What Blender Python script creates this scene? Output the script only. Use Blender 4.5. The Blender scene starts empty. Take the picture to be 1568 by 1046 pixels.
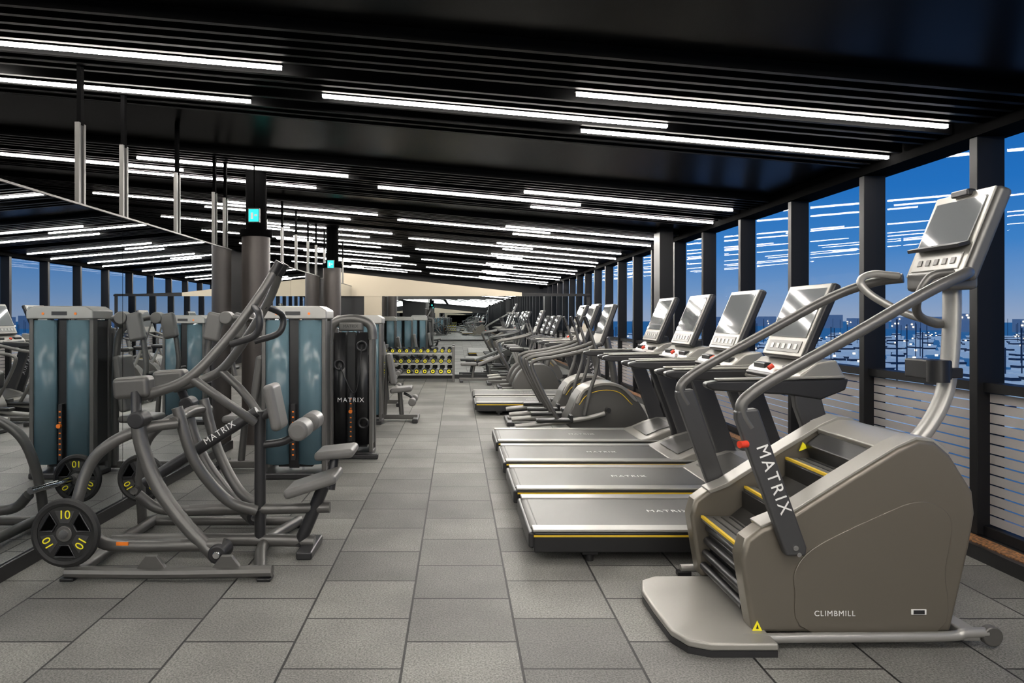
import bpy, bmesh, math, random
from mathutils import Vector, Matrix
random.seed(4)
R=math.radians
scene=bpy.context.scene
try:
    scene.view_settings.view_transform='Standard'
except Exception: pass

# ---------------------------------------------------------------- materials
def mat(name,col,rough=.5,metal=0,emit=None,es=0,bump=0,bscale=200,var=0,spec=.5,coat=0):
    m=bpy.data.materials.new(name); m.use_nodes=True
    nt=m.node_tree; b=nt.nodes['Principled BSDF']
    b.inputs['Base Color'].default_value=(*col,1)
    b.inputs['Roughness'].default_value=rough
    b.inputs['Metallic'].default_value=metal
    b.inputs['Specular IOR Level'].default_value=spec
    b.inputs['Coat Weight'].default_value=coat
    if emit:
        b.inputs['Emission Color'].default_value=(*emit,1)
        b.inputs['Emission Strength'].default_value=es
    if bump or var:
        tc=nt.nodes.new('ShaderNodeTexCoord')
        n=nt.nodes.new('ShaderNodeTexNoise'); n.inputs['Scale'].default_value=bscale
        nt.links.new(tc.outputs['Object'],n.inputs['Vector'])
        if bump:
            bp=nt.nodes.new('ShaderNodeBump'); bp.inputs['Strength'].default_value=bump
            bp.inputs['Distance'].default_value=.002
            nt.links.new(n.outputs['Fac'],bp.inputs['Height']); nt.links.new(bp.outputs['Normal'],b.inputs['Normal'])
        if var:
            mx=nt.nodes.new('ShaderNodeMixRGB'); mx.blend_type='MULTIPLY'; mx.inputs['Fac'].default_value=var
            mx.inputs['Color1'].default_value=(*col,1)
            nt.links.new(n.outputs['Fac'],mx.inputs['Color2']); nt.links.new(mx.outputs['Color'],b.inputs['Base Color'])
    return m
M={}
M['taupe']=mat('taupe_paint',(.165,.148,.120),.32,.4,bump=.05,bscale=900)
M['taupe_l']=mat('light_taupe_paint',(.33,.32,.29),.32,.35)
M['silver']=mat('silver_paint',(.36,.355,.335),.36,.5)
M['frame']=mat('frame_grey',(.125,.122,.116),.36,.45)
M['frame_d']=mat('frame_dark',(.032,.032,.034),.36,.3)
M['upright']=mat('upright_grey',(.062,.062,.064),.4,.3)
M['black']=mat('black_plastic',(.011,.011,.012),.36)
M['rubber']=mat('black_rubber',(.014,.014,.014),.6,bump=.3,bscale=150)
M['belt']=mat('belt_grey',(.105,.103,.098),.42,bump=.2,bscale=400)
M['pad']=mat('pad_vinyl',(.135,.132,.126),.4,bump=.15,bscale=250)
M['yellow']=mat('yellow_stripe',(.75,.5,.03),.5)
M['yellow_n']=mat('yellow_number',(.85,.75,.02),.5,emit=(.85,.75,.02),es=.1)
M['orange']=mat('orange_knob',(.9,.22,.02),.4)
M['red']=mat('red_knob',(.7,.05,.02),.4)
M['screen']=mat('console_screen',(.17,.18,.185),.06,0,emit=(.8,.85,.85),es=.03,coat=1)
M['white']=mat('white_print',(.8,.8,.78),.5)
M['chrome']=mat('chrome',(.7,.7,.7),.15,1)
M['beige']=mat('beige_wall',(.40,.35,.27),.8,bump=.1)
M['blackwall']=mat('black_wall',(.012,.012,.013),.6,bump=.1,bscale=50)
M['ceil']=mat('ceiling_black',(.002,.0022,.0024),.25,0,bump=.05,bscale=6,spec=.12)
M['slat']=mat('slat_black',(.0024,.0024,.0026),.4,spec=.13)
M['matte']=mat('matte_black',(.0015,.0015,.0016),.9,spec=.02)
M['mull']=mat('mullion_black',(.008,.008,.009),.5,spec=.25)
M['col']=mat('column_grey',(.07,.06,.055),.45,.3)
M['lamp']=mat('led_diffuser',(1,1,1),.5,emit=(1,.95,.885),es=78)
M['mirror']=mat('mirror_glass',(.76,.79,.80),.0,1)
M['exit']=mat('exit_sign_face',(0,.5,.45),.5,emit=(0,.75,.65),es=1.2)
M['water']=mat('harbour_water',(.09,.22,.36),.6,bump=.6,bscale=.6,emit=(.03,.14,.30),es=.55)  # emission brightens the water as if more dusk light fell on it
M['boat']=mat('boat_white_glow',(.6,.65,.7),.4,emit=(.5,.65,.8),es=.35)  # faint bluish glow paints light onto the hulls, which are no lamps
M['boatd']=mat('boat_dark',(.03,.06,.11),.4)
M['glow']=mat('quay_light',(1,.8,.5),.5,emit=(1,.75,.45),es=4)
M['build']=mat('building_hazed',(.14,.20,.30),.8,emit=(.08,.14,.25),es=.6)  # emission paints atmospheric haze into the colour, no real light source
M['frost']=mat('frosted_film',(.40,.375,.365),.6)
M['granite']=mat('granite_ledge',(.014,.014,.015),.3,bump=.1,bscale=100)

def m_blue():
    m=bpy.data.materials.new('blue_shroud'); m.use_nodes=True; nt=m.node_tree
    b=nt.nodes['Principled BSDF']; b.inputs['Base Color'].default_value=(.115,.19,.225,1)
    b.inputs['Roughness'].default_value=.2
    t=nt.nodes.new('ShaderNodeBsdfTransparent'); t.inputs['Color'].default_value=(.6,.8,.9,1)
    mx=nt.nodes.new('ShaderNodeMixShader'); mx.inputs['Fac'].default_value=.8
    nt.links.new(t.outputs[0],mx.inputs[1]); nt.links.new(b.outputs[0],mx.inputs[2])
    nt.links.new(mx.outputs[0],nt.nodes['Material Output'].inputs['Surface'])
    return m
M['blue']=m_blue()
def m_glass():
    m=bpy.data.materials.new('window_glass'); m.use_nodes=True; nt=m.node_tree
    nt.nodes.remove(nt.nodes['Principled BSDF'])
    t=nt.nodes.new('ShaderNodeBsdfTransparent'); t.inputs['Color'].default_value=(.95,.98,1,1)
    g=nt.nodes.new('ShaderNodeBsdfGlossy'); g.inputs['Roughness'].default_value=.0
    lw=nt.nodes.new('ShaderNodeLayerWeight'); lw.inputs['Blend'].default_value=.35
    mr=nt.nodes.new('ShaderNodeMapRange'); mr.inputs[1].default_value=0; mr.inputs[2].default_value=1; mr.inputs[3].default_value=.005; mr.inputs[4].default_value=.05
    nt.links.new(lw.outputs['Facing'],mr.inputs[0])
    mx=nt.nodes.new('ShaderNodeMixShader')
    nt.links.new(mr.outputs[0],mx.inputs['Fac'])
    nt.links.new(t.outputs[0],mx.inputs[1]); nt.links.new(g.outputs[0],mx.inputs[2])
    nt.links.new(mx.outputs[0],nt.nodes['Material Output'].inputs['Surface'])
    return m
M['glass']=m_glass()
def m_floor():
    m=bpy.data.materials.new('rubber_tiles'); m.use_nodes=True; nt=m.node_tree
    b=nt.nodes['Principled BSDF']; b.inputs['Roughness'].default_value=.58
    geo=nt.nodes.new('ShaderNodeNewGeometry')
    sep=nt.nodes.new('ShaderNodeSeparateXYZ'); nt.links.new(geo.outputs['Position'],sep.inputs[0])
    ax=nt.nodes.new('ShaderNodeMath'); ax.operation='ADD'; ax.inputs[1].default_value=.236+.515*40
    ay=nt.nodes.new('ShaderNodeMath'); ay.operation='ADD'; ay.inputs[1].default_value=-3.42+.49*60
    nt.links.new(sep.outputs['X'],ax.inputs[0]); nt.links.new(sep.outputs['Y'],ay.inputs[0])
    cmb=nt.nodes.new('ShaderNodeCombineXYZ'); nt.links.new(ay.outputs[0],cmb.inputs['X']); nt.links.new(ax.outputs[0],cmb.inputs['Y'])
    br=nt.nodes.new('ShaderNodeTexBrick'); nt.links.new(cmb.outputs[0],br.inputs['Vector'])
    br.offset=.5; br.offset_frequency=2
    br.inputs['Scale'].default_value=1; br.inputs['Brick Width'].default_value=.49; br.inputs['Row Height'].default_value=.515
    br.inputs['Mortar Size'].default_value=.006; br.inputs['Mortar Smooth'].default_value=.25
    br.inputs['Color1'].default_value=(.122,.120,.112,1); br.inputs['Color2'].default_value=(.210,.206,.190,1); br.inputs['Mortar'].default_value=(.010,.010,.010,1)
    n=nt.nodes.new('ShaderNodeTexNoise'); n.inputs['Scale'].default_value=110; n.inputs['Detail'].default_value=4; n.inputs['Roughness'].default_value=.8
    nt.links.new(geo.outputs['Position'],n.inputs['Vector'])
    n2=nt.nodes.new('ShaderNodeTexNoise'); n2.inputs['Scale'].default_value=1.6; n2.inputs['Detail'].default_value=4
    nt.links.new(geo.outputs['Position'],n2.inputs['Vector'])
    r1=nt.nodes.new('ShaderNodeMapRange'); r1.inputs[1].default_value=.38; r1.inputs[2].default_value=.62; r1.inputs[3].default_value=.45; r1.inputs[4].default_value=1.55
    nt.links.new(n.outputs['Fac'],r1.inputs[0])
    r2=nt.nodes.new('ShaderNodeMapRange'); r2.inputs[1].default_value=.3; r2.inputs[2].default_value=.7; r2.inputs[3].default_value=.7; r2.inputs[4].default_value=1.2
    nt.links.new(n2.outputs['Fac'],r2.inputs[0])
    mm=nt.nodes.new('ShaderNodeMath'); mm.operation='MULTIPLY'; nt.links.new(r1.outputs[0],mm.inputs[0]); nt.links.new(r2.outputs[0],mm.inputs[1])
    mx=nt.nodes.new('ShaderNodeVectorMath'); mx.operation='SCALE'
    nt.links.new(br.outputs['Color'],mx.inputs[0]); nt.links.new(mm.outputs[0],mx.inputs['Scale'])
    nt.links.new(mx.outputs[0],b.inputs['Base Color'])
    inv=nt.nodes.new('ShaderNodeMath'); inv.operation='SUBTRACT'; inv.inputs[0].default_value=1; nt.links.new(br.outputs['Fac'],inv.inputs[1])
    ad=nt.nodes.new('ShaderNodeMath'); ad.operation='MULTIPLY_ADD'; ad.inputs[1].default_value=.2
    nt.links.new(n.outputs['Fac'],ad.inputs[0]); nt.links.new(inv.outputs[0],ad.inputs[2])
    bp=nt.nodes.new('ShaderNodeBump'); bp.inputs['Strength'].default_value=.6; bp.inputs['Distance'].default_value=.006
    nt.links.new(ad.outputs[0],bp.inputs['Height']); nt.links.new(bp.outputs[0],b.inputs['Normal'])
    return m
M['floor']=m_floor()
def m_pebble():
    m=bpy.data.materials.new('pebble_strip'); m.use_nodes=True; nt=m.node_tree
    b=nt.nodes['Principled BSDF']
    v=nt.nodes.new('ShaderNodeTexVoronoi'); v.inputs['Scale'].default_value=60
    geo=nt.nodes.new('ShaderNodeNewGeometry'); nt.links.new(geo.outputs['Position'],v.inputs['Vector'])
    cr=nt.nodes.new('ShaderNodeValToRGB'); cr.color_ramp.elements[0].color=(.6,.28,.10,1); cr.color_ramp.elements[1].color=(.08,.04,.02,1); cr.color_ramp.elements[1].position=.7
    nt.links.new(v.outputs['Distance'],cr.inputs[0]); nt.links.new(cr.outputs[0],b.inputs['Base Color'])
    return m
M['pebble']=m_pebble()

# ---------------------------------------------------------------- geometry helpers
def link(o): scene.collection.objects.link(o); return o
def finish(name,bm,m,parent=None,bevel=0,seg=2,ang=35):
    bmesh.ops.recalc_face_normals(bm,faces=bm.faces)
    me=bpy.data.meshes.new(name); bm.to_mesh(me); bm.free()
    for p in me.polygons: p.use_smooth=True
    me.set_sharp_from_angle(angle=R(ang))
    me.materials.append(m if not isinstance(m,str) else M[m])
    o=bpy.data.objects.new(name,me); link(o)
    if parent is not None: o.parent=parent
    if bevel:
        b=o.modifiers.new('bevel','BEVEL'); b.width=bevel; b.segments=seg; b.limit_method='ANGLE'; b.angle_limit=R(40); b.harden_normals=True
    return o
def catmull(pts,n=6,closed=False):
    P=[Vector(p) for p in pts]; out=[]; N=len(P)
    rng=range(N) if closed else range(N-1)
    for i in rng:
        if closed: a,b,c,d=P[(i-1)%N],P[i],P[(i+1)%N],P[(i+2)%N]
        else:
            b,c=P[i],P[i+1]; a=P[i-1] if i>0 else b*2-c; d=P[i+2] if i+2<N else c*2-b
        for k in range(n):
            t=k/n
            out.append(.5*((2*b)+(c-a)*t+(2*a-5*b+4*c-d)*t*t+(3*b-a-3*c+d)*t**3))
    if not closed: out.append(P[-1])
    return out
class G:
    """one real-world object: an empty with parts; part coordinates are given in a frame that starts at org"""
    def __init__(s,name,loc,world=False,rot=0):
        s.e=bpy.data.objects.new(name,None); s.e.location=loc; s.e.rotation_euler=(0,0,rot); s.e.empty_display_size=.1; link(s.e)
        s.o=Vector(loc) if world else Vector((0,0,0))
    def box(s,n,a,b,m,bv=.006):
        a=Vector(a)-s.o;b=Vector(b)-s.o
        bm=bmesh.new(); bmesh.ops.create_cube(bm,size=1)
        for v in bm.verts: v.co=Vector(((a[i]+b[i])/2+v.co[i]*(b[i]-a[i]) for i in range(3)))
        return finish(n,bm,m,s.e,bv)
    def quad(s,n,pts,m):
        bm=bmesh.new(); bm.faces.new([bm.verts.new(Vector(p)-s.o) for p in pts]); return finish(n,bm,m,s.e)
    def prism(s,n,pts,y0,y1,m,bv=.006,smooth=0,seg=2):
        if smooth: pts=[(p.x,p.y) for p in catmull([(q[0],q[1],0) for q in pts],smooth,True)]
        bm=bmesh.new()
        vs=[bm.verts.new(Vector((x,y0,z))-s.o) for x,z in pts]
        f=bm.faces.new(vs)
        r=bmesh.ops.extrude_face_region(bm,geom=[f])
        for v in r['geom']:
            if isinstance(v,bmesh.types.BMVert): v.co.y+=(y1-y0)
        return finish(n,bm,m,s.e,bv,seg)
    def tube(s,n,pts,r,m,smooth=6,r2=None,sides=12,closed=False):
        P=[Vector(p)-s.o for p in pts]
        if smooth and len(P)>2: P=catmull(P,smooth,closed)
        bm=bmesh.new(); rings=[]; N=len(P)
        t0=(P[1]-P[0]).normalized()
        up=Vector((0,1,0)) if abs(t0.y)<.8 else Vector((1,0,0))
        nrm=(up-t0*up.dot(t0)).normalized()
        for i in range(N):
            if closed: t=(P[(i+1)%N]-P[i-1]).normalized()
            else: t=(P[min(i+1,N-1)]-P[max(i-1,0)]).normalized()
            nrm=(nrm-t*nrm.dot(t)).normalized(); bn=t.cross(nrm)
            rr=r if not isinstance(r,(list,tuple)) else r[0]+(r[1]-r[0])*i/(N-1)
            rb=r2 if r2 else rr
            rings.append([bm.verts.new(P[i]+nrm*math.cos(2*math.pi*k/sides)*rr+bn*math.sin(2*math.pi*k/sides)*rb) for k in range(sides)])
        for i in range(N if closed else N-1):
            A=rings[i];B=rings[(i+1)%N]
            for k in range(sides): bm.faces.new((A[k],A[(k+1)%sides],B[(k+1)%sides],B[k]))
        if not closed:
            bm.faces.new(rings[0]); bm.faces.new(rings[-1])
        return finish(n,bm,m,s.e)
    def cyl(s,n,a,b,r,m,sides=24,bv=0):
        o=s.tube(n,[a,b],r,m,0,sides=sides)
        if bv:
            mo=o.modifiers.new('bevel','BEVEL'); mo.width=bv; mo.segments=3; mo.limit_method='ANGLE'; mo.angle_limit=R(40)
        return o
    def ring(s,n,c,R0,r,m,axis='Y',k=28):
        pts=[]
        for i in range(k):
            a=2*math.pi*i/k
            if axis=='Y': pts.append((c[0]+R0*math.cos(a),c[1],c[2]+R0*math.sin(a)))
            else: pts.append((c[0],c[1]+R0*math.cos(a),c[2]+R0*math.sin(a)))
        return s.tube(n,pts,r,m,0,sides=8,closed=True)
    def pad(s,n,c,size,m='pad',rot=(0,0,0),bv=.03):
        bm=bmesh.new(); bmesh.ops.create_cube(bm,size=1)
        for v in bm.verts: v.co=Vector((v.co.x*size[0],v.co.y*size[1],v.co.z*size[2]))
        o=finish(n,bm,m,s.e,min(bv,min(size)*.45),4); o.location=Vector(c)-s.o; o.rotation_euler=[R(a) for a in rot]
        return o
    def text(s,n,body,loc,size,m,a=0,space=1.0,rz=0,align='CENTER'):
        c=bpy.data.curves.new(n,'FONT'); c.body=body; c.size=size; c.extrude=.0008; c.align_x=align; c.align_y='CENTER'; c.space_character=space
        c.materials.append(M[m]); o=bpy.data.objects.new(n,c); link(o); o.parent=s.e
        o.location=Vector(loc)-s.o; o.rotation_euler=(R(90),R(a),R(rz)); return o

# ---------------------------------------------------------------- room
Y0,Y1,YE=-10.5,17.0,28.0
XL=-7.2
CZ=lambda x:3.03-.088*x
def simple_box(name,a,b,m,bv=0):
    bm=bmesh.new(); bmesh.ops.create_cube(bm,size=1)
    a=Vector(a);b=Vector(b); c=(a+b)/2
    for v in bm.verts: v.co=Vector((v.co[i]*(b[i]-a[i]) for i in range(3)))
    o=finish(name,bm,m,None,bv); o.location=c; return o
simple_box('floor',(XL,Y0,-.1),(3.6,YE,0),'floor')
g=bmesh.new()
zc=.075
vs=[g.verts.new(p) for p in [(XL-.2,Y0-.2,CZ(XL-.2)+zc),(3.75,Y0-.2,CZ(3.75)+zc),(3.75,YE+.2,CZ(3.75)+zc),(XL-.2,YE+.2,CZ(XL-.2)+zc)]]
f=g.faces.new(vs); r=bmesh.ops.extrude_face_region(g,geom=[f])
for v in r['geom']:
    if isinstance(v,bmesh.types.BMVert): v.co.z+=.15
finish('ceiling',g,'ceil')
simple_box('wall_left',(XL-.1,Y0,0),(XL,YE,3.75),'blackwall')
simple_box('wall_rear',(XL,Y0-.1,0),(3.6,Y0,3.7),'blackwall')
simple_box('wall_added_mirror_rear',(-4.0,Y0,.1),(3.15,Y0+.02,2.7),'mirror')  # unseen mirror, added so the far mirror repeats the lamp streaks
simple_box('wall_far',(XL,YE,0),(3.6,YE+.1,3.75),'blackwall')
simple_box('wall_partition_core',(-2.95,Y1,0),(3.3,Y1+.1,2.1),'blackwall')
simple_box('wall_mirror_far',(-1.85,Y1-.03,.1),(3.2,Y1-.003,2.04),'mirror')
gg=G('wall_header_far',(-.8,Y1-.05,2.3),True)
gg.prism('panel',[(-3.0,2.04),(1.6,2.04),(1.6,2.13),(-3.0,2.64)],Y1-.06,Y1+.1,'beige',0)
gg.prism('dark_rail',[(1.6,2.04),(3.3,2.04),(3.3,2.08),(1.6,2.13)],Y1-.05,Y1+.1,'mull',0)
gg.box('side_panel',(-2.3,Y1-.05,0),(-1.86,Y1-.004,2.04),'beige',0)
simple_box('baseboard_far',(-1.85,Y1-.04,0),(3.2,Y1-.003,.1),'black')

groups=[(-9.6,-9.1,-8.75),(-6.1,-5.6,-5.25),(-2.6,-2.1,-1.75),(.9,1.4,1.75),(4.48,5.0,5.3),(7.97,8.5,8.93),(10.95,11.3,11.8),(13.4,13.9,14.4),(15.6,16.1,16.5),(18.3,18.9,19.4),(21.2,21.8,22.3),(24.2,24.9,25.4)]
bm=bmesh.new()
def addbox(bm,pts8):
    v=[bm.verts.new(p) for p in pts8]
    for q in [(0,1,3,2),(4,6,7,5),(0,4,5,1),(2,3,7,6),(0,2,6,4),(1,5,7,3)]: bm.faces.new([v[i] for i in q])
def slat(bm,x0,x1,y,w,h):
    pts=[]
    for x in (x0,x1):
        for yy in (y-w/2,y+w/2):
            for dz in (.0,h): pts.append((x,yy,CZ(x)+zc-h+dz))
    addbox(bm,pts)
for gr in groups:
    y=gr[0]-.62
    while y<gr[2]+.5:
        if min(abs(y-q) for q in gr)>.06: slat(bm,-7.1,3.34,y,.035,.07)
        y+=.13
finish('ceiling_slats',bm,'slat')
def lamp(x0,x1,y):
    bm=bmesh.new(); xm=(x0+x1)/2; zb=CZ(xm)
    L=(x1-x0)/2
    def bx(w,z0,z1,ext=0):
        pts=[]
        for x in (-L-ext,L+ext):
            for yy in (-w/2,w/2):
                for z in (z0,z1): pts.append((x,yy,-.088*x+z))
        n=len(bm.faces); addbox(bm,pts); bm.faces.ensure_lookup_table(); return bm.faces[n:]
    fs=bx(.030,-.008,.012)
    fh=bx(.036,.0125,.074,.01)
    for f in fh: f.material_index=1
    bmesh.ops.recalc_face_normals(bm,faces=bm.faces)
    me=bpy.data.meshes.new('linear_pendant_lamp'); bm.to_mesh(me); bm.free()
    me.materials.append(M['lamp']); me.materials.append(M['slat'])
    o=bpy.data.objects.new('linear_pendant_lamp',me); link(o); o.location=(xm,y,zb)
for i,(a,b,c) in enumerate(groups):
    d=0 if i<5 else -.12
    for x0,x1 in ((-3.6+d,-1.15+d),(.78,3.2)): lamp(x0,x1,a)
    for x0,x1 in ((-6.0,-3.4),(-.98,1.53)): lamp(x0,x1,b)
    for x0,x1 in ((-4.1+d*2,-1.6+d*2),(.96,3.33)): lamp(x0,x1,c)

# window wall
ys=[4.49+1.24*k for k in range(-12,20)]
ys=[y for y in ys if Y0<y<YE]
for i in range(len(ys)-1):
    ya,yb=ys[i],ys[i+1]
    w=G('window_%d'%(i+1),(3.5,(ya+yb)/2,0),True)
    w.box('mullion',(3.38,yb-.035,.09),(3.56,yb+.035,2.72),'mull',.004)
    w.box('transom',(3.42,ya+.035,1.02),(3.54,yb-.035,1.08),'mull',0)
    w.box('bottom_rail',(3.42,ya+.035,.09),(3.54,yb-.035,.15),'mull',0)
    w.quad('glass',[(3.478,ya+.03,1.07),(3.478,yb-.03,1.07),(3.478,yb-.03,2.70),(3.478,ya+.03,2.70)],'glass')
    w.quad('lower_glass',[(3.478,ya+.03,.14),(3.478,yb-.03,.14),(3.478,yb-.03,1.03),(3.478,ya+.03,1.03)],'glass')
    bm=bmesh.new(); z=.16; k=0
    while z<1.0:
        x0,x1=3.462,3.470
        addbox(bm,[(x-3.5,y-(ya+yb)/2,zz) for x in (x0,x1) for y in (ya+.036,yb-.036) for zz in (z,z+.056)]); z+=.066
    finish('frosted_stripes',bm,'frost',w.e)
simple_box('trim_window_head',(3.36,Y0,2.68),(3.6,YE,2.86),'matte')
simple_box('trim_ledge',(3.22,Y0,0),(3.6,YE,.085),'granite')
simple_box('trim_pebble_strip',(3.26,Y0,.085),(3.37,YE,.092),'pebble')
simple_box('wall_window_rear',(3.4,Y0,.085),(3.56,ys[0],2.7),'mull')
simple_box('column_window',(3.0,10.15,0),(3.2,10.45,CZ(3.1)+.07),'mull')

def partition(y0,y1,seams,hang):
    p=G('mirror_partition',(-2.65,(y0+y1)/2,0),True)
    p.box('core',(-2.70,y0,0),(-2.615,y1,2.29),'black',0)
    p.box('baseboard',(-2.70,y0,0),(-2.58,y1,.09),'black',.004)
    e=[y0]+seams+[y1]
    for a,b in zip(e[:-1],e[1:]): p.box('mirror_panel',(-2.614,a+.004,.095),(-2.60,b-.004,2.275),'mirror',0)
    p.box('top_rail',(-2.71,y0,2.278),(-2.595,y1,2.293),'frame',.002)
    for y in hang:
        for dy in (-.045,.022):
            p.box('hanger_strip',(-2.67,y+dy,2.28),(-2.64,y+dy+.024,2.87),'frame',0)
        p.box('hanger_web',(-2.66,y-.022,2.28),(-2.65,y+.022,2.87),'frame_d',0)
        p.box('hanger_rod',(-2.67,y-.02,2.86),(-2.64,y+.02,CZ(-2.6)+.08),'matte',0)
partition(1.2,7.9,[2.9,5.33],[3.4,4.83,5.46,6.5,7.5,7.85])
partition(8.6,12.95,[10.7],[8.7,9.5,10.4,11.3,12.2,12.9])
partition(13.6,16.9,[15.2],[13.7,14.8,15.9])
for y in (8.25,13.3):
    c=G('round_column',(-2.42,y,0),True)
    c.cyl('shaft',(-2.42,y,0),(-2.42,y,2.48),.165,'col',40)
    c.cyl('capital',(-2.42,y,2.47),(-2.42,y,2.55),.19,'matte',40)
    c.cyl('upper_shaft',(-2.42,y,2.54),(-2.42,y,CZ(-2.42)+.07),.12,'matte',30)
for x,y,z in ((-2.3,7.75,2.66),(-2.4,13.0,2.52)):
    s=G('exit_sign',(x,y,z),True)
    s.box('face',(x-.055,y-.006,z-.07),(x+.055,y,z+.07),'exit',0)
    s.box('housing',(x-.065,y,z-.08),(x+.065,y+.04,z+.08),'black',.003)
    s.box('figure',(x-.03,y-.009,z-.04),(x-.005,y-.006,z+.03),'white',0)
    s.box('arrow',(x+.01,y-.009,z-.01),(x+.04,y-.006,z+.01),'white',0)
    s.cyl('rod',(x,y+.02,z+.07),(x,y+.02,CZ(x)+.07),.008,'matte')

# ---------------------------------------------------------------- outside
simple_box('harbour_water',(20,-160,-6.2),(900,1500,-6),'water')
simple_box('quay_ground',(8,-60,-6.6),(20,200,-5.6),'build')
bm=bmesh.new(); bm2=bmesh.new(); bm3=bmesh.new()
for k in range(380):
    Y=random.uniform(45,260); X=Y*random.uniform(.10,1.05)
    if X<21: continue
    L=random.uniform(3,7); H=random.uniform(.7,1.3); W=random.uniform(1.3,2.4); a=random.choice((0,1))
    lx,ly=(L,W) if a else (W,L)
    addbox(bm,[(X+sx*lx/2*(1 if z else .8),Y+sy*ly/2*(1 if z else .8),-6+z*H) for sx in(-1,1) for sy in(-1,1) for z in(0,1)])
    addbox(bm,[(X+sx*lx/4*(.8 if z else 1),Y+sy*ly/3*(.8 if z else 1),-6+H+z*.9) for sx in(-1,1) for sy in(-1,1) for z in(0,1)])
    addbox(bm2,[(X+sx*lx/3.9,Y+sy*ly/2.9,-6+H+.3+z*.3) for sx in(-1,1) for sy in(-1,1) for z in(0,1)])
    if random.random()<.35:
        hh=random.uniform(4.5,7.5)
        addbox(bm2,[(X+sx*.04,Y+sy*.04,-6+z*hh) for sx in(-1,1) for sy in(-1,1) for z in(0,1)])
    if random.random()<.4:
        addbox(bm3,[(X+3+sx*.13,Y+sy*.13,-4+z*.26) for sx in(-1,1) for sy in(-1,1) for z in(0,1)])
hb=bpy.data.objects.new('harbour_boats',None); link(hb)
finish('hulls',bm,'boat',hb); finish('masts_and_windows',bm2,'boatd',hb)
finish('deck_lights',bm3,'glow',hb)
bm=bmesh.new(); bm2=bmesh.new()
for k in range(60):
    Y=20+k*14+random.uniform(-4,4); X=random.uniform(270,380); H=random.uniform(5,10); W=random.uniform(6,18)
    addbox(bm,[(X+sx*W/2,Y+sy*W/2,-6+z*H) for sx in(-1,1) for sy in(-1,1) for z in(0,1)])
    for q in range(4):
        zz=-5+random.uniform(0,H-2); yy=Y+random.uniform(-W/2,W/2)
        addbox(bm2,[(X-W/2-.3+sx*.1,yy+sy*.6,zz+z*.8) for sx in(-1,1) for sy in(-1,1) for z in(0,1)])
wb=bpy.data.objects.new('waterfront_buildings',None); link(wb)
finish('blocks',bm,'build',wb); finish('lit_windows',bm2,'glow',wb)

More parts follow.
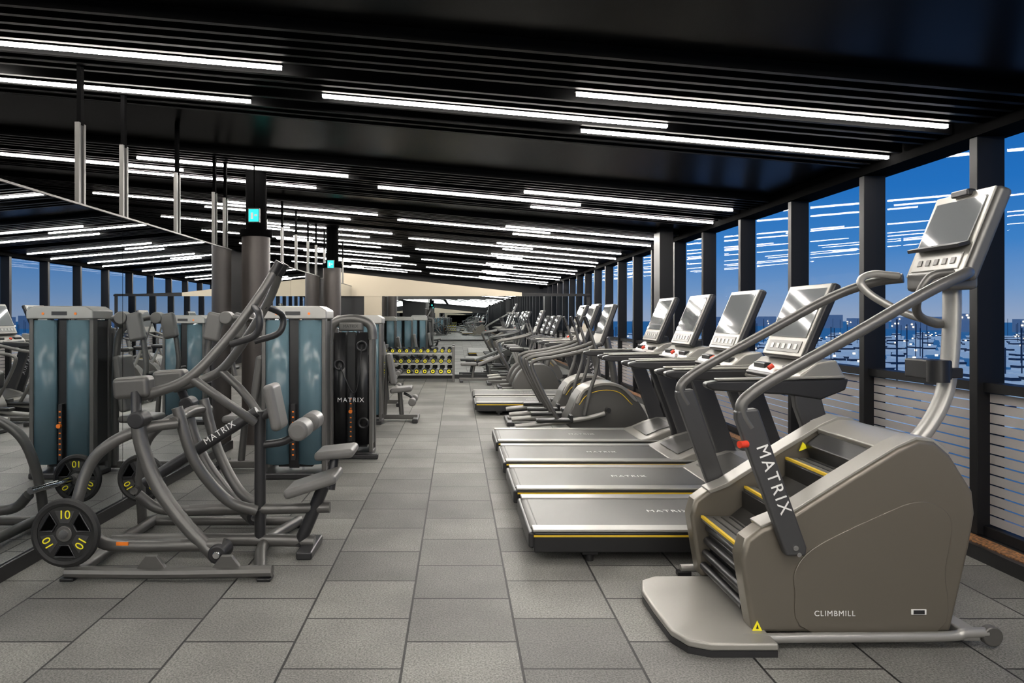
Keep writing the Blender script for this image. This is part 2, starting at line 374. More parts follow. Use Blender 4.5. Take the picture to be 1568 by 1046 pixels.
# ---------------------------------------------------------------- stair climber
def climber():
    c=G('stair_climber',(1.8,3.55,0),True)
    prof=[(1.36,.05),(1.335,.2),(1.305,.39),(1.33,.48),(1.40,.53),(1.50,.57),(1.80,.76),(2.03,.90),(2.12,.94),(2.20,.93),(2.27,.87),(2.375,.70),(2.385,.60),(2.36,.45),(2.27,.05)]
    c.prism('side_shell_near',prof,3.15,3.27,'taupe',.022,0,4)
    c.prism('side_shell_far',prof,3.83,3.95,'taupe',.022,0,4)
    cap=[(1.40,.535),(1.50,.575),(1.80,.765),(2.03,.905),(2.12,.945),(2.20,.935),(2.275,.875),(2.26,.86),(2.19,.915),(2.12,.925),(2.04,.885),(1.81,.745),(1.51,.555),(1.41,.515)]
    for n,a,b in (('highlight_near',3.165,3.285),('highlight_far',3.815,3.935)): c.prism(n,[(x,z+.006) for x,z in cap],a,b,'taupe_l',.004)  # lighter strip paints the shell's top highlight into the colour
    acc=[(1.62,.06),(1.55,.25),(1.56,.36),(1.66,.46),(1.95,.60),(2.10,.655),(2.20,.64),(2.27,.56),(2.24,.35),(2.20,.06)]
    c.prism('accent_panel',acc,3.143,3.152,'taupe',.004,5)
    c.prism('rear_hood',[(2.0,.885),(2.12,.935),(2.20,.93),(2.27,.865),(2.37,.70),(2.38,.60),(2.35,.45),(2.27,.06),(2.15,.06),(2.2,.5),(2.15,.75),(2.02,.84)],3.27,3.83,'taupe_l',.01)
    c.prism('hood_recess',[(1.93,.80),(2.03,.875),(2.15,.80),(2.1,.7),(1.98,.66)],3.29,3.81,'black',.01)
    c.prism('step_core',[(1.42,.08),(1.40,.30),(1.60,.46),(1.85,.64),(2.08,.80),(2.2,.6),(2.15,.08)],3.275,3.825,'black',.005)
    for i,(x,z) in enumerate([(1.36,.40),(1.60,.565),(1.83,.725)]):
        c.box('step_tread',(x,3.285,z-.03),(x+.25,3.815,z),'belt',.006)
        c.box('step_edge',(x-.004,3.285,z-.012),(x+.012,3.815,z+.002),'yellow',.001)
        c.box('step_riser',(x+.225,3.285,z-.01),(x+.25,3.815,z+.14),'black',.003)
        for k in range(4): c.box('tread_groove',(x+.05+k*.045,3.32,z-.001),(x+.06+k*.045,3.78,z+.002),'black',0)
    c.prism('step_warning_label',[(1.90,.76),(1.95,.78),(1.92,.81)],3.805,3.812,'yellow_n',0)
    for k in range(4):
        c.cyl('roller',(1.375+.01*k,3.28,.12+k*.07),(1.375+.01*k,3.82,.12+k*.07),.022,'frame_d')
    pts=[(1.42,3.02),(1.12,3.02),(1.03,3.06),(.985,3.16),(.975,3.4),(.975,3.62),(1.01,3.76),(1.10,3.82),(1.42,3.82)]
    bm=bmesh.new(); vs=[bm.verts.new(Vector((x,y,.03))-c.o) for x,y in pts]; f=bm.faces.new(vs)
    r=bmesh.ops.extrude_face_region(bm,geom=[f])
    for v in r['geom']:
        if isinstance(v,bmesh.types.BMVert): v.co.z+=.035
    finish('base_step',bm,'taupe_l',c.e,.012,3)
    bm=bmesh.new(); vs=[bm.verts.new(Vector((1.2+(x-1.2)*.985,3.42+(y-3.42)*.985,.0))-c.o) for x,y in pts]; f=bm.faces.new(vs)
    r=bmesh.ops.extrude_face_region(bm,geom=[f])
    for v in r['geom']:
        if isinstance(v,bmesh.types.BMVert): v.co.z+=.03
    finish('base_skirt',bm,'frame_d',c.e)
    for y in (3.11,3.99):
        c.tube('base_rail',[(1.30,y,.045),(1.6,y,.05),(2.2,y,.055),(2.30,y,.07),(2.40,y,.075)],.022,'silver')
        c.cyl('transport_wheel',(2.42,y-.02,.06),(2.42,y+.02,.06),.045,'frame',24,.006)
        c.box('foot',(1.28,y-.02,0),(1.36,y+.03,.03),'black')
    c.box('rear_crossbar',(2.3,3.11,.03),(2.38,3.99,.08),'silver',.01)
    for n,y0,y1 in (('near',3.10,3.15),('far',3.95,4.0)):
        c.prism('handrail_upright_'+n,[(1.49,.42),(1.58,.42),(1.585,.46),(1.365,1.09),(1.265,1.08),(1.265,1.04)],y0,y1,'upright',.012)
        ym=(y0+y1)/2
        c.tube('handrail_'+n,[(1.335,ym,1.0),(1.30,ym,1.06),(1.30,ym,1.11),(1.35,ym,1.16),(1.45,ym,1.225),(1.8,ym,1.42),(2.15,ym+(.02 if n=='near' else -.02),1.615),(2.35,ym+(.06 if n=='near' else -.1),1.70),(2.46,3.3 if n=='near' else 3.78,1.72)],.027,'frame',8,sides=16)
    c.text('lettering','MATRIX',(1.43,3.098,.77),.078,'white',70,1.25)
    c.cyl('screw',(1.53,3.094,.46),(1.53,3.11,.46),.012,'chrome'); c.cyl('screw',(1.545,3.094,.43),(1.545,3.11,.43),.01,'chrome')
    c.cyl('stop_button',(1.27,3.085,.93),(1.31,3.10,.93),.016,'red')
    c.text('side_lettering','CLIMBMILL',(1.73,3.140,.145),.035,'white',0,1.15)
    c.box('side_badge',(2.08,3.139,.14),(2.15,3.142,.165),'white',.002); c.box('side_badge_mark',(2.09,3.137,.144),(2.14,3.1395,.162),'frame_d',0)
    for p,mm in (([(1.355,.065),(1.40,.065),(1.378,.11)],'yellow_n'),([(1.372,.074),(1.384,.074),(1.378,.094)],'black')):
        c.prism('warning_label',p,3.146 if mm!='black' else 3.145,3.149,mm,0)
    c.tube('console_mast',[(2.28,3.52,.80),(2.40,3.52,.92),(2.49,3.52,1.08),(2.525,3.52,1.25),(2.54,3.52,1.5),(2.54,3.52,1.75)],.05,'silver',8,r2=.036,sides=16)
    c.cyl('bottle_holder',(2.40,3.42,1.18),(2.40,3.42,1.29),.05,'black',24); c.box('bottle_arm',(2.40,3.41,1.2),(2.52,3.50,1.25),'black')
    c.box('bottle_tray',(2.36,3.40,1.19),(2.46,3.62,1.29),'black',.01)
    c.tube('front_grip',[(2.40,3.32,1.72),(2.30,3.33,1.70),(2.26,3.36,1.60),(2.32,3.45,1.52),(2.45,3.52,1.47),(2.54,3.55,1.47)],.02,'frame',8)
    c.tube('front_grip',[(2.42,3.76,1.73),(2.28,3.76,1.74),(2.20,3.74,1.70),(2.24,3.7,1.62),(2.38,3.62,1.52),(2.54,3.58,1.47)],.02,'silver',8)
    def pr(n,a,b,th,y0,y1,m,off=0,bv=.01):
        a=Vector((a[0],0,a[1]));b=Vector((b[0],0,b[1])); d=(b-a).normalized(); nn=Vector((-d.z,0,d.x))*-1
        if nn.x>0: nn=-nn
        q=[a+nn*off,b+nn*off,b+nn*(off-th),a+nn*(off-th)]
        return c.prism(n,[(v.x,v.z) for v in q],y0,y1,m,bv)
    pr('console_body',(2.44,1.70),(2.62,2.15),.075,3.30,3.74,'frame',0,.025)
    pr('console_bezel',(2.445,1.715),(2.615,2.14),.01,3.315,3.725,'taupe_l',.008,.004)
    pr('screen',(2.50,1.87),(2.60,2.10),.006,3.345,3.695,'screen',.014,.002)
    pr('key_panel',(2.455,1.74),(2.485,1.82),.006,3.35,3.69,'silver',.014,.002)
    for k in range(5): pr('key',(2.463,1.765),(2.475,1.795),.006,3.38+k*.06,3.41+k*.06,'frame',.018,.001)
    pr('reading_ledge',(2.44,1.835),(2.50,1.85),.02,3.33,3.71,'black',.03,.004)
    c.box('console_neck',(2.42,3.36,1.64),(2.56,3.70,1.74),'frame',.02)
    c.box('cap_sensor',(2.575,3.46,2.12),(2.62,3.58,2.155),'black',.008)
climber()

# ---------------------------------------------------------------- treadmill
def slab(c,n,a,b,th,y0,y1,m,off=0,bv=.008):
    a=Vector((a[0],0,a[1]));b=Vector((b[0],0,b[1])); d=(b-a).normalized(); nn=Vector((-d.z,0,d.x))
    if nn.x>0: nn=-nn
    q=[a+nn*off,b+nn*off,b+nn*(off-th),a+nn*(off-th)]
    return c.prism(n,[(v.x,v.z) for v in q],y0,y1,m,bv)
def treadmill(x,y):
    c=G('treadmill',(x,y,0))
    for n,a,b in (('near',0,.10),('far',.75,.85)):
        c.box('side_rail_'+n,(0.0,a,.06),(1.75,b,.185),'black',.01)
        c.box('foot_rail_'+n,(-.005,a-.002,.185),(1.72,b+.002,.203),'silver',.006)
        yy=a-.004 if n=='near' else b
        c.box('yellow_line_'+n,(.0,yy,.158),(1.72,yy+.004,.170),'yellow',0)
        for xx in (.35,1.7):
            c.cyl('foot_'+n,(xx,(a+b)/2,0),(xx,(a+b)/2,.06),.025,'black')
            c.box('foot_bracket_'+n,(xx-.05,a+.02,.04),(xx+.05,b-.02,.07),'black')
    c.box('rear_cap',(-.03,.02,.08),(.03,.83,.18),'frame_d',.015)
    c.box('belt',(.02,.10,.12),(1.62,.75,.197),'belt',.02)
    c.cyl('rear_roller',(.02,.1,.155),(.02,.75,.155),.04,'belt')
    c.text('belt_print','MATRIX',(.95,.42,.1985),.07,'white',0,1.2).rotation_euler=(0,0,0)
    c.prism('motor_cover',[(1.50,.2),(1.60,.225),(1.75,.29),(1.90,.335),(2.08,.33),(2.16,.24),(2.18,.08),(1.50,.08)],.02,.83,'taupe_l',.02,0,3)
    c.prism('motor_cover_inlay',[(1.62,.236),(1.75,.293),(1.88,.334),(1.90,.342),(1.75,.30),(1.60,.235)],.15,.70,'frame',.002)
    for n,a,b in (('near',-.015,.045),('far',.805,.865)):
        c.prism('upright_'+n,[(1.86,.12),(2.02,.12),(2.00,.32),(1.78,.93),(1.74,1.08),(1.58,1.08),(1.60,.95),(1.82,.34)],a,b,'upright',.012)
        c.prism('arm_'+n,[(1.05,1.075),(1.10,1.055),(1.55,1.03),(1.75,1.0),(1.90,1.06),(1.92,1.13),(1.60,1.12),(1.10,1.115),(1.05,1.105)],a-.01,b+.01,'frame_d',.014,0,3)
        c.prism('arm_top_'+n,[(1.12,1.116),(1.9,1.132),(1.9,1.145),(1.12,1.128)],a-.005,b+.005,'taupe_l',.004)
    c.text('lettering','MATRIX',(1.77,-.017,.72),.085,'white',69,1.25)
    c.prism('dash',[(1.62,1.08),(1.66,1.15),(1.75,1.22),(1.88,1.24),(1.94,1.12),(1.88,1.05),(1.7,1.04)],.04,.81,'taupe_l',.015,0,3)
    c.box('dash_tray',(1.66,.12,1.145),(1.80,.30,1.19),'black',.01); c.box('dash_tray',(1.66,.55,1.145),(1.80,.73,1.19),'black',.01)
    c.cyl('speed_grip',(1.60,.18,1.12),(1.60,.67,1.12),.018,'black')
    c.cyl('stop_button',(1.63,.425,1.16),(1.66,.425,1.18),.016,'red')
    slab(c,'console_body',(1.71,1.24),(1.92,1.73),.06,.14,.71,'frame_d',0,.02)
    slab(c,'console_bezel',(1.715,1.25),(1.915,1.72),.012,.155,.695,'taupe_l',.006,.004)
    slab(c,'screen',(1.765,1.37),(1.905,1.69),.006,.18,.67,'screen',.012,.002)
    slab(c,'key_panel',(1.725,1.27),(1.757,1.345),.006,.2,.65,'frame',.012,.002)
    for k in range(5): slab(c,'key',(1.735,1.29),(1.748,1.325),.006,.24+k*.08,.28+k*.08,'silver',.016,.001)
    c.box('console_neck',(1.76,.25,1.15),(1.88,.60,1.30),'frame_d',.02)
for k in range(4): treadmill(.47-.01*k,4.20+1.02*k)
for y in (10.55,11.6): treadmill(.30,y)

# ---------------------------------------------------------------- elliptical
def elliptical(x,y):
    c=G('elliptical_trainer',(x,y,0))
    c.box('base_beam',(.1,.28,.03),(1.75,.42,.09),'frame',.015)
    for xx in (.12,1.7): c.box('stabiliser',(xx-.05,.0,.0),(xx+.05,.70,.06),'frame_d',.015)
    c.prism('drive_shroud',[(.80,.12),(.82,.40),(.95,.60),(1.2,.68),(1.45,.64),(1.65,.45),(1.72,.12)],.14,.56,'frame',.02,4,3)
    c.prism('shroud_cap',[(.86,.45),(.96,.615),(1.2,.695),(1.44,.655),(1.62,.48),(1.58,.47),(1.42,.62),(1.2,.66),(.98,.585),(.9,.45)],.12,.58,'taupe_l',.008,3)
    c.tube('yellow_line',[(.90,.135,.42),(1.0,.135,.54),(1.2,.135,.60),(1.4,.135,.57),(1.56,.135,.42)],.005,'yellow',5,sides=6)
    for n,yy in (('near',.05),('far',.65)):
        c.tube('pedal_arm_'+n,[(.10,yy,.16),(.5,yy,.20),(.95,yy,.26),(1.2,yy,.32)],.03,'silver')
        c.box('pedal_'+n,(.35,yy-.08,.22),(.78,yy+.08,.26),'black',.015)
        c.box('pedal_lip_'+n,(.76,yy-.08,.22),(.80,yy+.08,.31),'black',.01)
        c.tube('swing_arm_'+n,[(.95,yy,.30),(1.02,yy,.6),(1.12,yy,.95),(1.06,yy,1.2),(.98,yy,1.45)],[.026,.018],'frame')
        c.tube('swing_grip_'+n,[(1.0,yy,1.38),(.95,yy,1.52)],.024,'black')
        c.tube('fixed_rail_'+n,[(.62,yy,.25),(.42,yy,.62),(.30,yy,.90),(.36,yy,.98),(.6,yy,1.02),(.95,yy,1.10),(1.2,yy*.7+.1,1.2)],.024,'frame')
        c.cyl('crank_'+n,(1.25,yy,.36),(1.25,.35,.36),.03,'frame_d')
    c.tube('mast',[(1.40,.35,.6),(1.36,.35,.9),(1.28,.35,1.25)],.045,'frame')
    slab(c,'console_body',(1.14,1.16),(1.33,1.68),.06,.10,.60,'frame_d',0,.02)
    slab(c,'console_bezel',(1.147,1.18),(1.325,1.67),.01,.115,.585,'taupe_l',.006,.004)
    slab(c,'screen',(1.19,1.30),(1.315,1.64),.006,.14,.56,'screen',.012,.002)
for y in (8.4,9.45): elliptical(.62,y)
elliptical(.6,15.2)
def bike(x,y):
    c=G('exercise_bike',(x,y,0))
    for xx in (.05,1.05): c.box('stabiliser',(xx-.05,0,0),(xx+.05,.55,.06),'frame_d',.015)
    c.box('base_beam',(.05,.22,.04),(1.05,.33,.1),'frame',.015)
    c.prism('drive_shroud',[(.25,.12),(.28,.42),(.5,.6),(.8,.62),(1.0,.45),(1.05,.12)],.17,.38,'frame',.02,4)
    c.tube('seat_post',[(.45,.275,.5),(.30,.275,.86)],.03,'silver')
    c.pad('saddle',(.28,.275,.90),(.28,.22,.08),'black')
    c.tube('mast',[(.85,.275,.55),(.98,.275,1.15)],.04,'frame')
    c.tube('handlebar',[(.65,.05,1.05),(.88,.06,1.12),(.98,.275,1.12),(.88,.49,1.12),(.65,.5,1.05)],.018,'frame_d')
    slab(c,'console_body',(.93,1.18),(1.08,1.55),.05,.08,.47,'frame_d',0,.015)
    slab(c,'screen',(.945,1.22),(1.07,1.53),.006,.1,.45,'screen',.008,.002)
    for yy,zz in ((.10,.2),(.45,.42)): 
        c.box('pedal',(.55,yy-.05,zz),(.66,yy+.05,zz+.03),'black',.005)
        c.cyl('crank',(.62,.275,.32),(.61,yy,zz+.015),.015,'chrome')
for k,y in enumerate((12.75,13.5,14.3)): bike(.85,y)

# ---------------------------------------------------------------- weight plates
def plate(c,ctr,r=.195):
    x,y,z=ctr
    c.cyl('weight_plate',(x,y,z),(x,y+.03,z),r-.012,'rubber',40)
    c.ring('plate_rim',(x,y+.012,z),r-.022,.024,'rubber',k=40)
    c.cyl('plate_hub',(x,y-.012,z),(x,y+.035,z),.045,'frame',24,.004)
    for k in range(3):
        a=R(90+120*k)
        p=[]
        for rr,da in ((.065,-.42),(.065,.42),(.14,.42),(.14,-.42)):
            p.append((x+rr*math.cos(a+da),z+rr*math.sin(a+da)))
        c.prism('number_panel',p,y-.004,y+.002,'upright',.002)
        c.text('plate_number','10',(x+.105*math.cos(a),y-.0055,z+.105*math.sin(a)),.07,'yellow_n',-math.degrees(a)+90)
        b=a+R(60)
        g=[]
        for rr,da in ((.07,-.35),(.07,.35),(.145,.42),(.145,-.42)):
            g.append((x+rr*math.cos(b+da),z+rr*math.sin(b+da)))
        c.prism('grip_slot',g,y-.002,y+.001,'matte',.001)
        c.tube('grip_rim',[(q[0],y-.002,q[1]) for q in g],.007,'frame_d',0,sides=8,closed=True)
# ---------------------------------------------------------------- plate loaded pulldown machine
def pulldown():
    c=G('plate_loaded_pulldown_machine',(-1.6,4.5,0),True)
    Yc=4.42
    c.tube('base_near',[(-2.24,3.93,.045),(-1.7,3.93,.04),(-1.06,3.93,.05)],.034,'frame',4,sides=10)
    c.tube('base_far',[(-2.28,4.92,.045),(-1.06,4.92,.045)],.034,'frame',4)
    c.tube('base_cross_front',[(-1.13,3.93,.05),(-1.24,Yc,.05),(-1.13,4.92,.05)],.035,'frame',6)
    c.tube('base_cross_rear',[(-2.18,3.93,.05),(-2.18,4.92,.05)],.035,'frame',4)
    for x in (-2.22,-1.10):
        for y in (3.93,4.92): c.box('rubber_foot',(x-.04,y-.04,0),(x+.04,y+.04,.02),'black')
    for x in (-1.75,-1.32): c.prism('gusset',[(x-.09,.06),(x+.09,.06),(x+.03,.14),(x-.03,.14)],3.915,3.945,'frame',.004)
    c.tube('base_spine',[(-2.22,Yc,.07),(-1.25,Yc,.07),(-.92,Yc,.06)],.04,'frame',4)
    c.box('rear_foot',(-1.0,Yc-.18,0),(-.90,Yc+.18,.05),'frame_d',.012)
    c.tube('main_post',[(-1.27,Yc,.05),(-1.27,Yc,.9)],.036,'frame_d',0,sides=16)
    c.tube('seat_beam',[(-1.72,Yc,.26),(-1.5,Yc,.27),(-1.2,Yc,.27),(-.82,Yc,.28)],.036,'frame',4)
    c.tube('seat_post',[(-1.02,Yc,.04),(-.95,Yc,.2),(-.86,Yc,.42)],.04,'frame_d',4)
    c.pad('seat_pad',(-.91,4.36,.455),(.34,.30,.06),'pad',(0,-18,0),.028)
    c.pad('seat_pad_back',(-.81,4.62,.60),(.26,.28,.06),'pad',(0,-6,0),.028)
    c.tube('seat_back_post',[(-.84,4.55,.36),(-.82,4.60,.58)],.03,'frame_d',0)
    c.pad('chest_pad',(-1.17,Yc,.93),(.07,.22,.30),'pad',(0,-12,0),.032)
    c.tube('chest_mount',[(-1.28,Yc,.85),(-1.2,Yc,.9)],.03,'frame_d',0)
    c.cyl('thigh_roll_near',(-.97,4.16,.81),(-.97,4.36,.81),.062,'pad',24,.022)
    c.cyl('thigh_roll_far',(-.97,4.50,.81),(-.97,4.70,.81),.062,'pad',24,.022)
    c.cyl('thigh_axle',(-.97,4.19,.81),(-.97,4.67,.81),.018,'chrome'); c.tube('thigh_arm',[(-1.27,Yc,.68),(-1.10,Yc,.71),(-.97,Yc,.81)],.025,'frame_d')
    c.tube('diagonal_beam',[(-1.98,4.36,.45),(-1.75,4.36,.60),(-1.28,4.40,.90)],.036,'frame_d',4)
    c.text('lettering','MATRIX',(-1.50,4.325,.775),.055,'white',-33,1.2)
    for y,n in ((4.06,'near'),(4.80,'far')):
        s=1 if n=='near' else -1
        c.tube('rear_frame_'+n,[(-2.25,y-.10*s,.06),(-2.24,y-.05*s,.35),(-2.18,y,.62),(-2.05,y+.02*s,.76),(-1.86,y+.06*s,.84),(-1.70,y+.12*s,.86)],.034,'frame',8,sides=14)
        c.tube('front_lever_'+n,[(-1.90,y,.92),(-1.86,y,.72),(-1.77,y,.50),(-1.62,y,.29),(-1.42,y,.08)],.042,'frame',8,sides=16)
        c.tube('plate_arm_'+n,[(-2.22,y+.03*s,.27),(-2.10,y,.17),(-1.9,y,.15),(-1.6,y,.155),(-1.38,y,.16)],.036,'frame',8,sides=14)
        c.cyl('pivot_'+n,(-1.40,y-.07,.12),(-1.40,y+.07,.12),.055,'frame_d',24,.01)
        c.cyl('pivot_bolt_'+n,(-1.40,y-.08,.12),(-1.40,y+.08,.12),.022,'chrome',16,.003)
        c.cyl('pivot_cap_'+n,(-1.88,y-.06,.90),(-1.88,y+.06,.90),.05,'frame_d',24,.01)
        e=.16 if n=='near' else .30
        c.tube('overhead_arm_'+n,[(-1.94,y+.1*s,1.02),(-1.80,y+.1*s,1.06),(-1.62,y+.1*s,1.14),(-1.42,y+(.1+e*.3)*s,1.36),(-1.24,y+(.1+e*.6)*s,1.62),(-1.14,y+(.08+e)*s,1.80)],[.034,.026],'frame',8,sides=14)
        c.tube('overhead_grip_'+n,[(-1.155,y+(.08+e)*s,1.775),(-1.11,y+(.08+e)*s,1.85)],.031,'black',0)
        c.tube('handle_branch_'+n,[(-1.27,y+(.1+e*.6)*s,1.58),(-1.20,y+.1*s,1.52),(-1.22,y+.1*s,1.40),(-1.38,y+.13*s,1.34)],.022,'frame_d',6)
        c.tube('link_arm_'+n,[(-1.62,y+.1*s,1.14),(-1.45,y+.16*s,1.0),(-1.28,Yc-.08*s,.84)],.028,'frame',6)
        c.pad('counterweight_'+n,(-1.96,y+.1*s,1.08),(.22,.12,.13),'frame',(0,-4,0),.03)
        c.tube('counter_link_'+n,[(-1.90,y,.92),(-1.93,y+.06*s,1.05)],.03,'frame_d',0)
        c.tube('inner_brace_'+n,[(-1.72,y+.15*s,.95),(-1.62,y+.17*s,.62),(-1.45,y+.25*s,.36),(-1.28,Yc-.05*s,.27)],.034,'frame',8)
    c.tube('top_cross',[(-1.72,4.15,.87),(-1.72,4.45,.90),(-1.72,4.75,.87)],.03,'frame',6)
    c.cyl('plate_horn_near',(-2.22,3.86,.28),(-2.22,4.15,.28),.025,'chrome'); plate(c,(-2.22,3.88,.28))
    c.cyl('plate_horn_far',(-2.24,4.75,.30),(-2.36,5.2,.30),.025,'chrome'); plate(c,(-2.36,5.12,.30),.18)
    c.box('serial_label',(-2.0,4.02,.165),(-1.93,4.027,.185),'orange',0)
pulldown()

# ---------------------------------------------------------------- selectorised towers
def arc_panel(c,n,x0,x1,y,z0,z1,bulge,m):
    bm=bmesh.new(); K=8; A=[];B=[]
    for i in range(K+1):
        t=i/K; x=x0+(x1-x0)*t; yy=y-bulge*math.sin(math.pi*t)
        A.append(bm.verts.new((x,yy,z0))); B.append(bm.verts.new((x,yy,z1)))
    for i in range(K): bm.faces.new((A[i],A[i+1],B[i+1],B[i]))
    o=finish(n,bm,m,c.e)
    s=o.modifiers.new('solid','SOLIDIFY'); s.thickness=.006
    return o
def tower(c,w=.60,h=1.60,d=.36,pm='blue',cap='silver',arch=False):
    c.box('base',(-w/2,0,0),(w/2,d,.06),'frame_d',.015)
    for sx in (-1,1):
        c.box('post',(sx*(w/2-.02)-.02,.02,.05),(sx*(w/2-.02)+.02,.10,h-.08),'frame',.008)
        c.box('post_rear',(sx*(w/2-.02)-.02,d-.06,.05),(sx*(w/2-.02)+.02,d,h-.08),'frame',.008)
        c.box('side_panel',(sx*(w/2-.02)-.008,.10,.12),(sx*(w/2-.02)+.008,d-.06,h-.14),'frame_d',0)
        a,b=(sx*.045,sx*(w/2-.04)); 
        arc_panel(c,'shroud',min(a,b),max(a,b),.03,.14,h-.13,.035,pm)
        arc_panel(c,'shroud_rear',min(a,b),max(a,b),d-.02,.14,h-.13,-.03,pm)
        c.cyl('guide_rod',(sx*.06,.16,.06),(sx*.06,.16,h-.1),.012,'chrome',12)
    c.box('slot',(-.045,.05,.1),(.045,.07,h-.12),'black',0)
    if arch:
        pts=[(-w/2,.05,h-.2),(-w/2+.02,.05,h-.06),(-w/2+.10,.05,h),(0,.05,h+.02),(w/2-.10,.05,h),(w/2-.02,.05,h-.06),(w/2,.05,h-.2)]
        c.tube('arch',pts,.05,cap,6,sides=14)
        c.pad('badge',(0,.02,h-.06),(.26,.06,.10),cap,(0,0,0),.02)
        c.text('badge_text','MATRIX',(0,-.012,h-.06),.045,'black')
    else:
        c.prism('cap',[(-w/2-.01,h-.12),(w/2+.01,h-.12),(w/2+.01,h-.04),(w/2-.06,h),(-w/2+.06,h),(-w/2-.01,h-.04)],-.01,d+.01,cap,.012,0,3)
        c.box('badge',(-.07,-.014,h-.085),(.07,-.008,h-.05),'frame_d',0)
        for sx in (-1,1): c.cyl('cap_dot',(sx*.15,-.014,h-.07),(sx*.15,-.008,h-.07),.012,'orange')  # plain orange dots on the cap, unlit
    for k in range(14): c.box('stack_plate',(-.16,.10,.10+k*.042),(.16,.24,.136+k*.042),'rubber',.003)
    c.box('selector_strip',(-.02,.0,.18),(.02,.05,.70),'frame_d',.003)
    for k in range(9): c.box('selector_mark',(-.009,-.003,.225+k*.05),(.009,.001,.238+k*.05),'orange',0)
    c.cyl('selector_knob',(.0,-.03,.50),(.0,.03,.50),.02,'orange')
    c.cyl('cable',(0,.17,.7),(0,.17,h-.1),.006,'black',8)

def machine_a():
    c=G('chest_press_machine',(-1.52,6.35,0)); tower(c,.60,1.61)
    c.box('floor_beam',(-.86,.40,.02),(.0,.48,.09),'frame',.012)
    c.box('cross_foot',(-.90,.15,.0),(-.82,.75,.06),'frame_d',.012)
    c.tube('seat_post',[(-.62,.44,.06),(-.58,.44,.48)],.035,'frame')
    c.pad('seat',(-.58,.40,.52),(.34,.32,.07)); c.pad('back_pad',(-.42,.40,.86),(.08,.30,.55),'pad',(0,8,0))
    c.tube('back_post',[(-.30,.42,.05),(-.32,.42,1.2),(-.42,.42,1.45)],.035,'frame')
    for yy in (.0,.74):
        c.tube('press_arm',[(-.36,.42,1.42),(-.50,yy,1.50),(-.72,yy,1.45),(-.80,yy,1.1),(-.78,yy,.90)],.026,'frame')
        c.pad('arm_pad',(-.72,yy-.04,1.42),(.15,.08,.26),'pad',(0,12,0),.03)
        c.cyl('arm_hub',(-.60,yy-.09,1.50),(-.60,yy+.03,1.50),.06,'frame',24,.01)
        c.cyl('press_grip',(-.80,yy-.02,.98),(-.80,yy+.16,.98),.02,'black')
machine_a()
def machine_b():
    c=G('cable_machine',(-1.14,7.35,0)); tower(c,.46,1.47,.36,M['black'],'frame',True)
    c.text('lettering','MATRIX',(0,-.012,.62),.07,'white',0,1.2)
    c.ring('pulley',(.12,-.02,1.2),.05,.012,'frame_d'); c.ring('pulley',(-.12,-.02,1.0),.05,.012,'frame_d')
    c.tube('cable_run',[(.12,-.03,1.2),(.05,-.04,.7),(-.12,-.03,1.0)],.006,'frame_d')
    c.ring('handle',(.14,-.04,.38),.05,.012,'black')
    c.box('foot_plate',(-.3,-.08,0),(.3,.0,.05),'frame_d',.01)
    c.tube('grab_bar',[(-.23,.0,1.28),(-.30,-.05,1.1),(-.30,-.05,.8),(-.23,0,.65)],.018,'frame')
machine_b()
def machine_c(x,y,name,w=.6):
    c=G(name,(x,y,0)); tower(c,w,1.54)
    c.box('floor_beam',(.0,.40,.02),(.78,.48,.09),'frame',.012); c.box('cross_foot',(.72,.15,0),(.80,.75,.06),'frame_d',.012)
    c.tube('seat_post',[(.55,.44,.06),(.52,.44,.42)],.035,'frame'); c.pad('seat',(.55,.42,.46),(.32,.36,.07),'pad',(0,-6,0))
    c.pad('back_pad',(.40,.42,.76),(.08,.32,.45),'pad',(0,-10,0)); c.tube('back_post',[(.30,.44,.06),(.34,.44,.95)],.03,'frame')
    for yy in (.20,.66): c.cyl('roller_pad',(.72,yy-.09,.30),(.72,yy+.09,.30),.055,'pad',20,.015)
    c.tube('roller_arm',[(.58,.43,.40),(.68,.43,.35),(.72,.43,.30)],.02,'frame_d'); c.cyl('roller_axle',(.72,.14,.30),(.72,.72,.30),.015,'chrome')
machine_c(-1.36,9.6,'leg_extension_machine'); machine_c(-1.75,11.4,'leg_curl_machine')
machine_c(-2.0,14.6,'seated_row_machine')

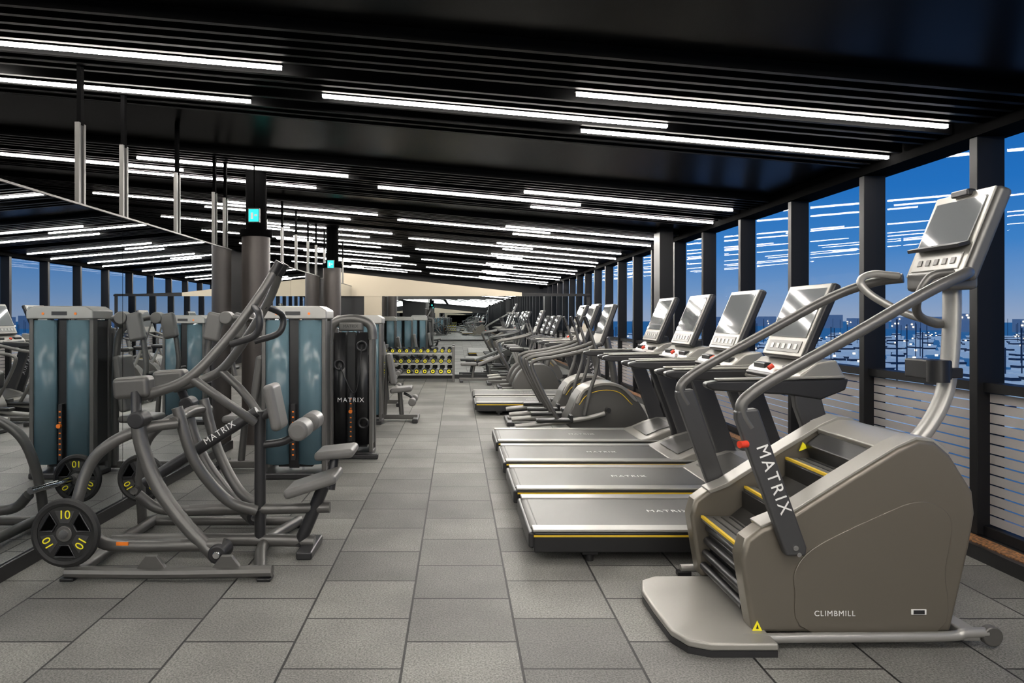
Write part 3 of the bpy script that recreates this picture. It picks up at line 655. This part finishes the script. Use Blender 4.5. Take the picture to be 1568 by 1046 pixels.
def rack():
    c=G('dumbbell_rack',(-.95,16.4,0))
    for sx in (-.86,.86): c.prism('end_frame',[(sx-.03,0),(sx+.03,0),(sx+.03,.82),(sx-.03,.82)],-.28,.28,'frame',.01)
    for k,(z,y) in enumerate(((.18,-.20),(.42,-.06),(.66,.08))):
        c.box('shelf',(-.84,y-.12,z-.03),(.84,y+.14,z),'silver',.004)
        n=9 if k<2 else 10
        for i in range(n):
            x=-.76+1.52*i/(n-1); r=.065-.006*k
            for yy in (y-.11,y+.07):
                c.cyl('dumbbell_head',(x,yy,z+r),(x,yy+.06,z+r),r,'rubber',14)
            c.cyl('dumbbell_cap',(x,y-.113,z+r),(x,y-.109,z+r),r*.66,'yellow_n',14)
            c.cyl('dumbbell_cap_hub',(x,y-.116,z+r),(x,y-.112,z+r),r*.34,'rubber',10)
            c.cyl('dumbbell_bar',(x,y-.06,z+r),(x,y+.08,z+r),.014,'chrome',8)
rack()
def bench(x,y):
    c=G('workout_bench',(x,y,0))
    c.box('base',(-.5,-.04,.03),(.5,.04,.09),'frame',.01)
    for xx in (-.45,.45): c.box('foot',(xx-.04,-.25,0),(xx+.04,.25,.05),'frame_d',.01)
    c.tube('post',[(-.2,0,.06),(-.15,0,.38)],.03,'frame'); c.tube('post',[(.25,0,.06),(.2,0,.38)],.03,'frame')
    c.pad('seat',(-.28,0,.42),(.38,.28,.07)); c.pad('back',(.24,0,.52),(.66,.28,.07),'pad',(0,-22,0))
bench(.55,16.1)

# ---------------------------------------------------------------- world
w=bpy.data.worlds.new('dusk_sky'); scene.world=w; w.use_nodes=True; nt=w.node_tree
bg=nt.nodes['Background']; tc=nt.nodes.new('ShaderNodeTexCoord'); sp=nt.nodes.new('ShaderNodeSeparateXYZ')
nt.links.new(tc.outputs['Generated'],sp.inputs[0])
cr=nt.nodes.new('ShaderNodeValToRGB'); nt.links.new(sp.outputs['Z'],cr.inputs[0])
e=cr.color_ramp.elements
e[0].position=0; e[0].color=(.30,.38,.54,1); e[1].position=.6; e[1].color=(.006,.05,.20,1)
for p,col in ((.035,(.17,.31,.56)),(.09,(.05,.22,.56)),(.16,(.018,.165,.52)),(.30,(.008,.11,.41))):
    q=e.new(p); q.color=(*col,1)
nt.links.new(cr.outputs[0],bg.inputs[0]); bg.inputs[1].default_value=1.0

cam=bpy.data.cameras.new('camera'); co=bpy.data.objects.new('camera',cam); link(co)
co.location=(0,0,1.5); co.rotation_euler=(R(90),0,0)
cam.sensor_width=36; cam.lens=24.1; cam.shift_x=.0536; cam.shift_y=-.023; cam.clip_end=2500; cam.clip_start=.05
scene.camera=co
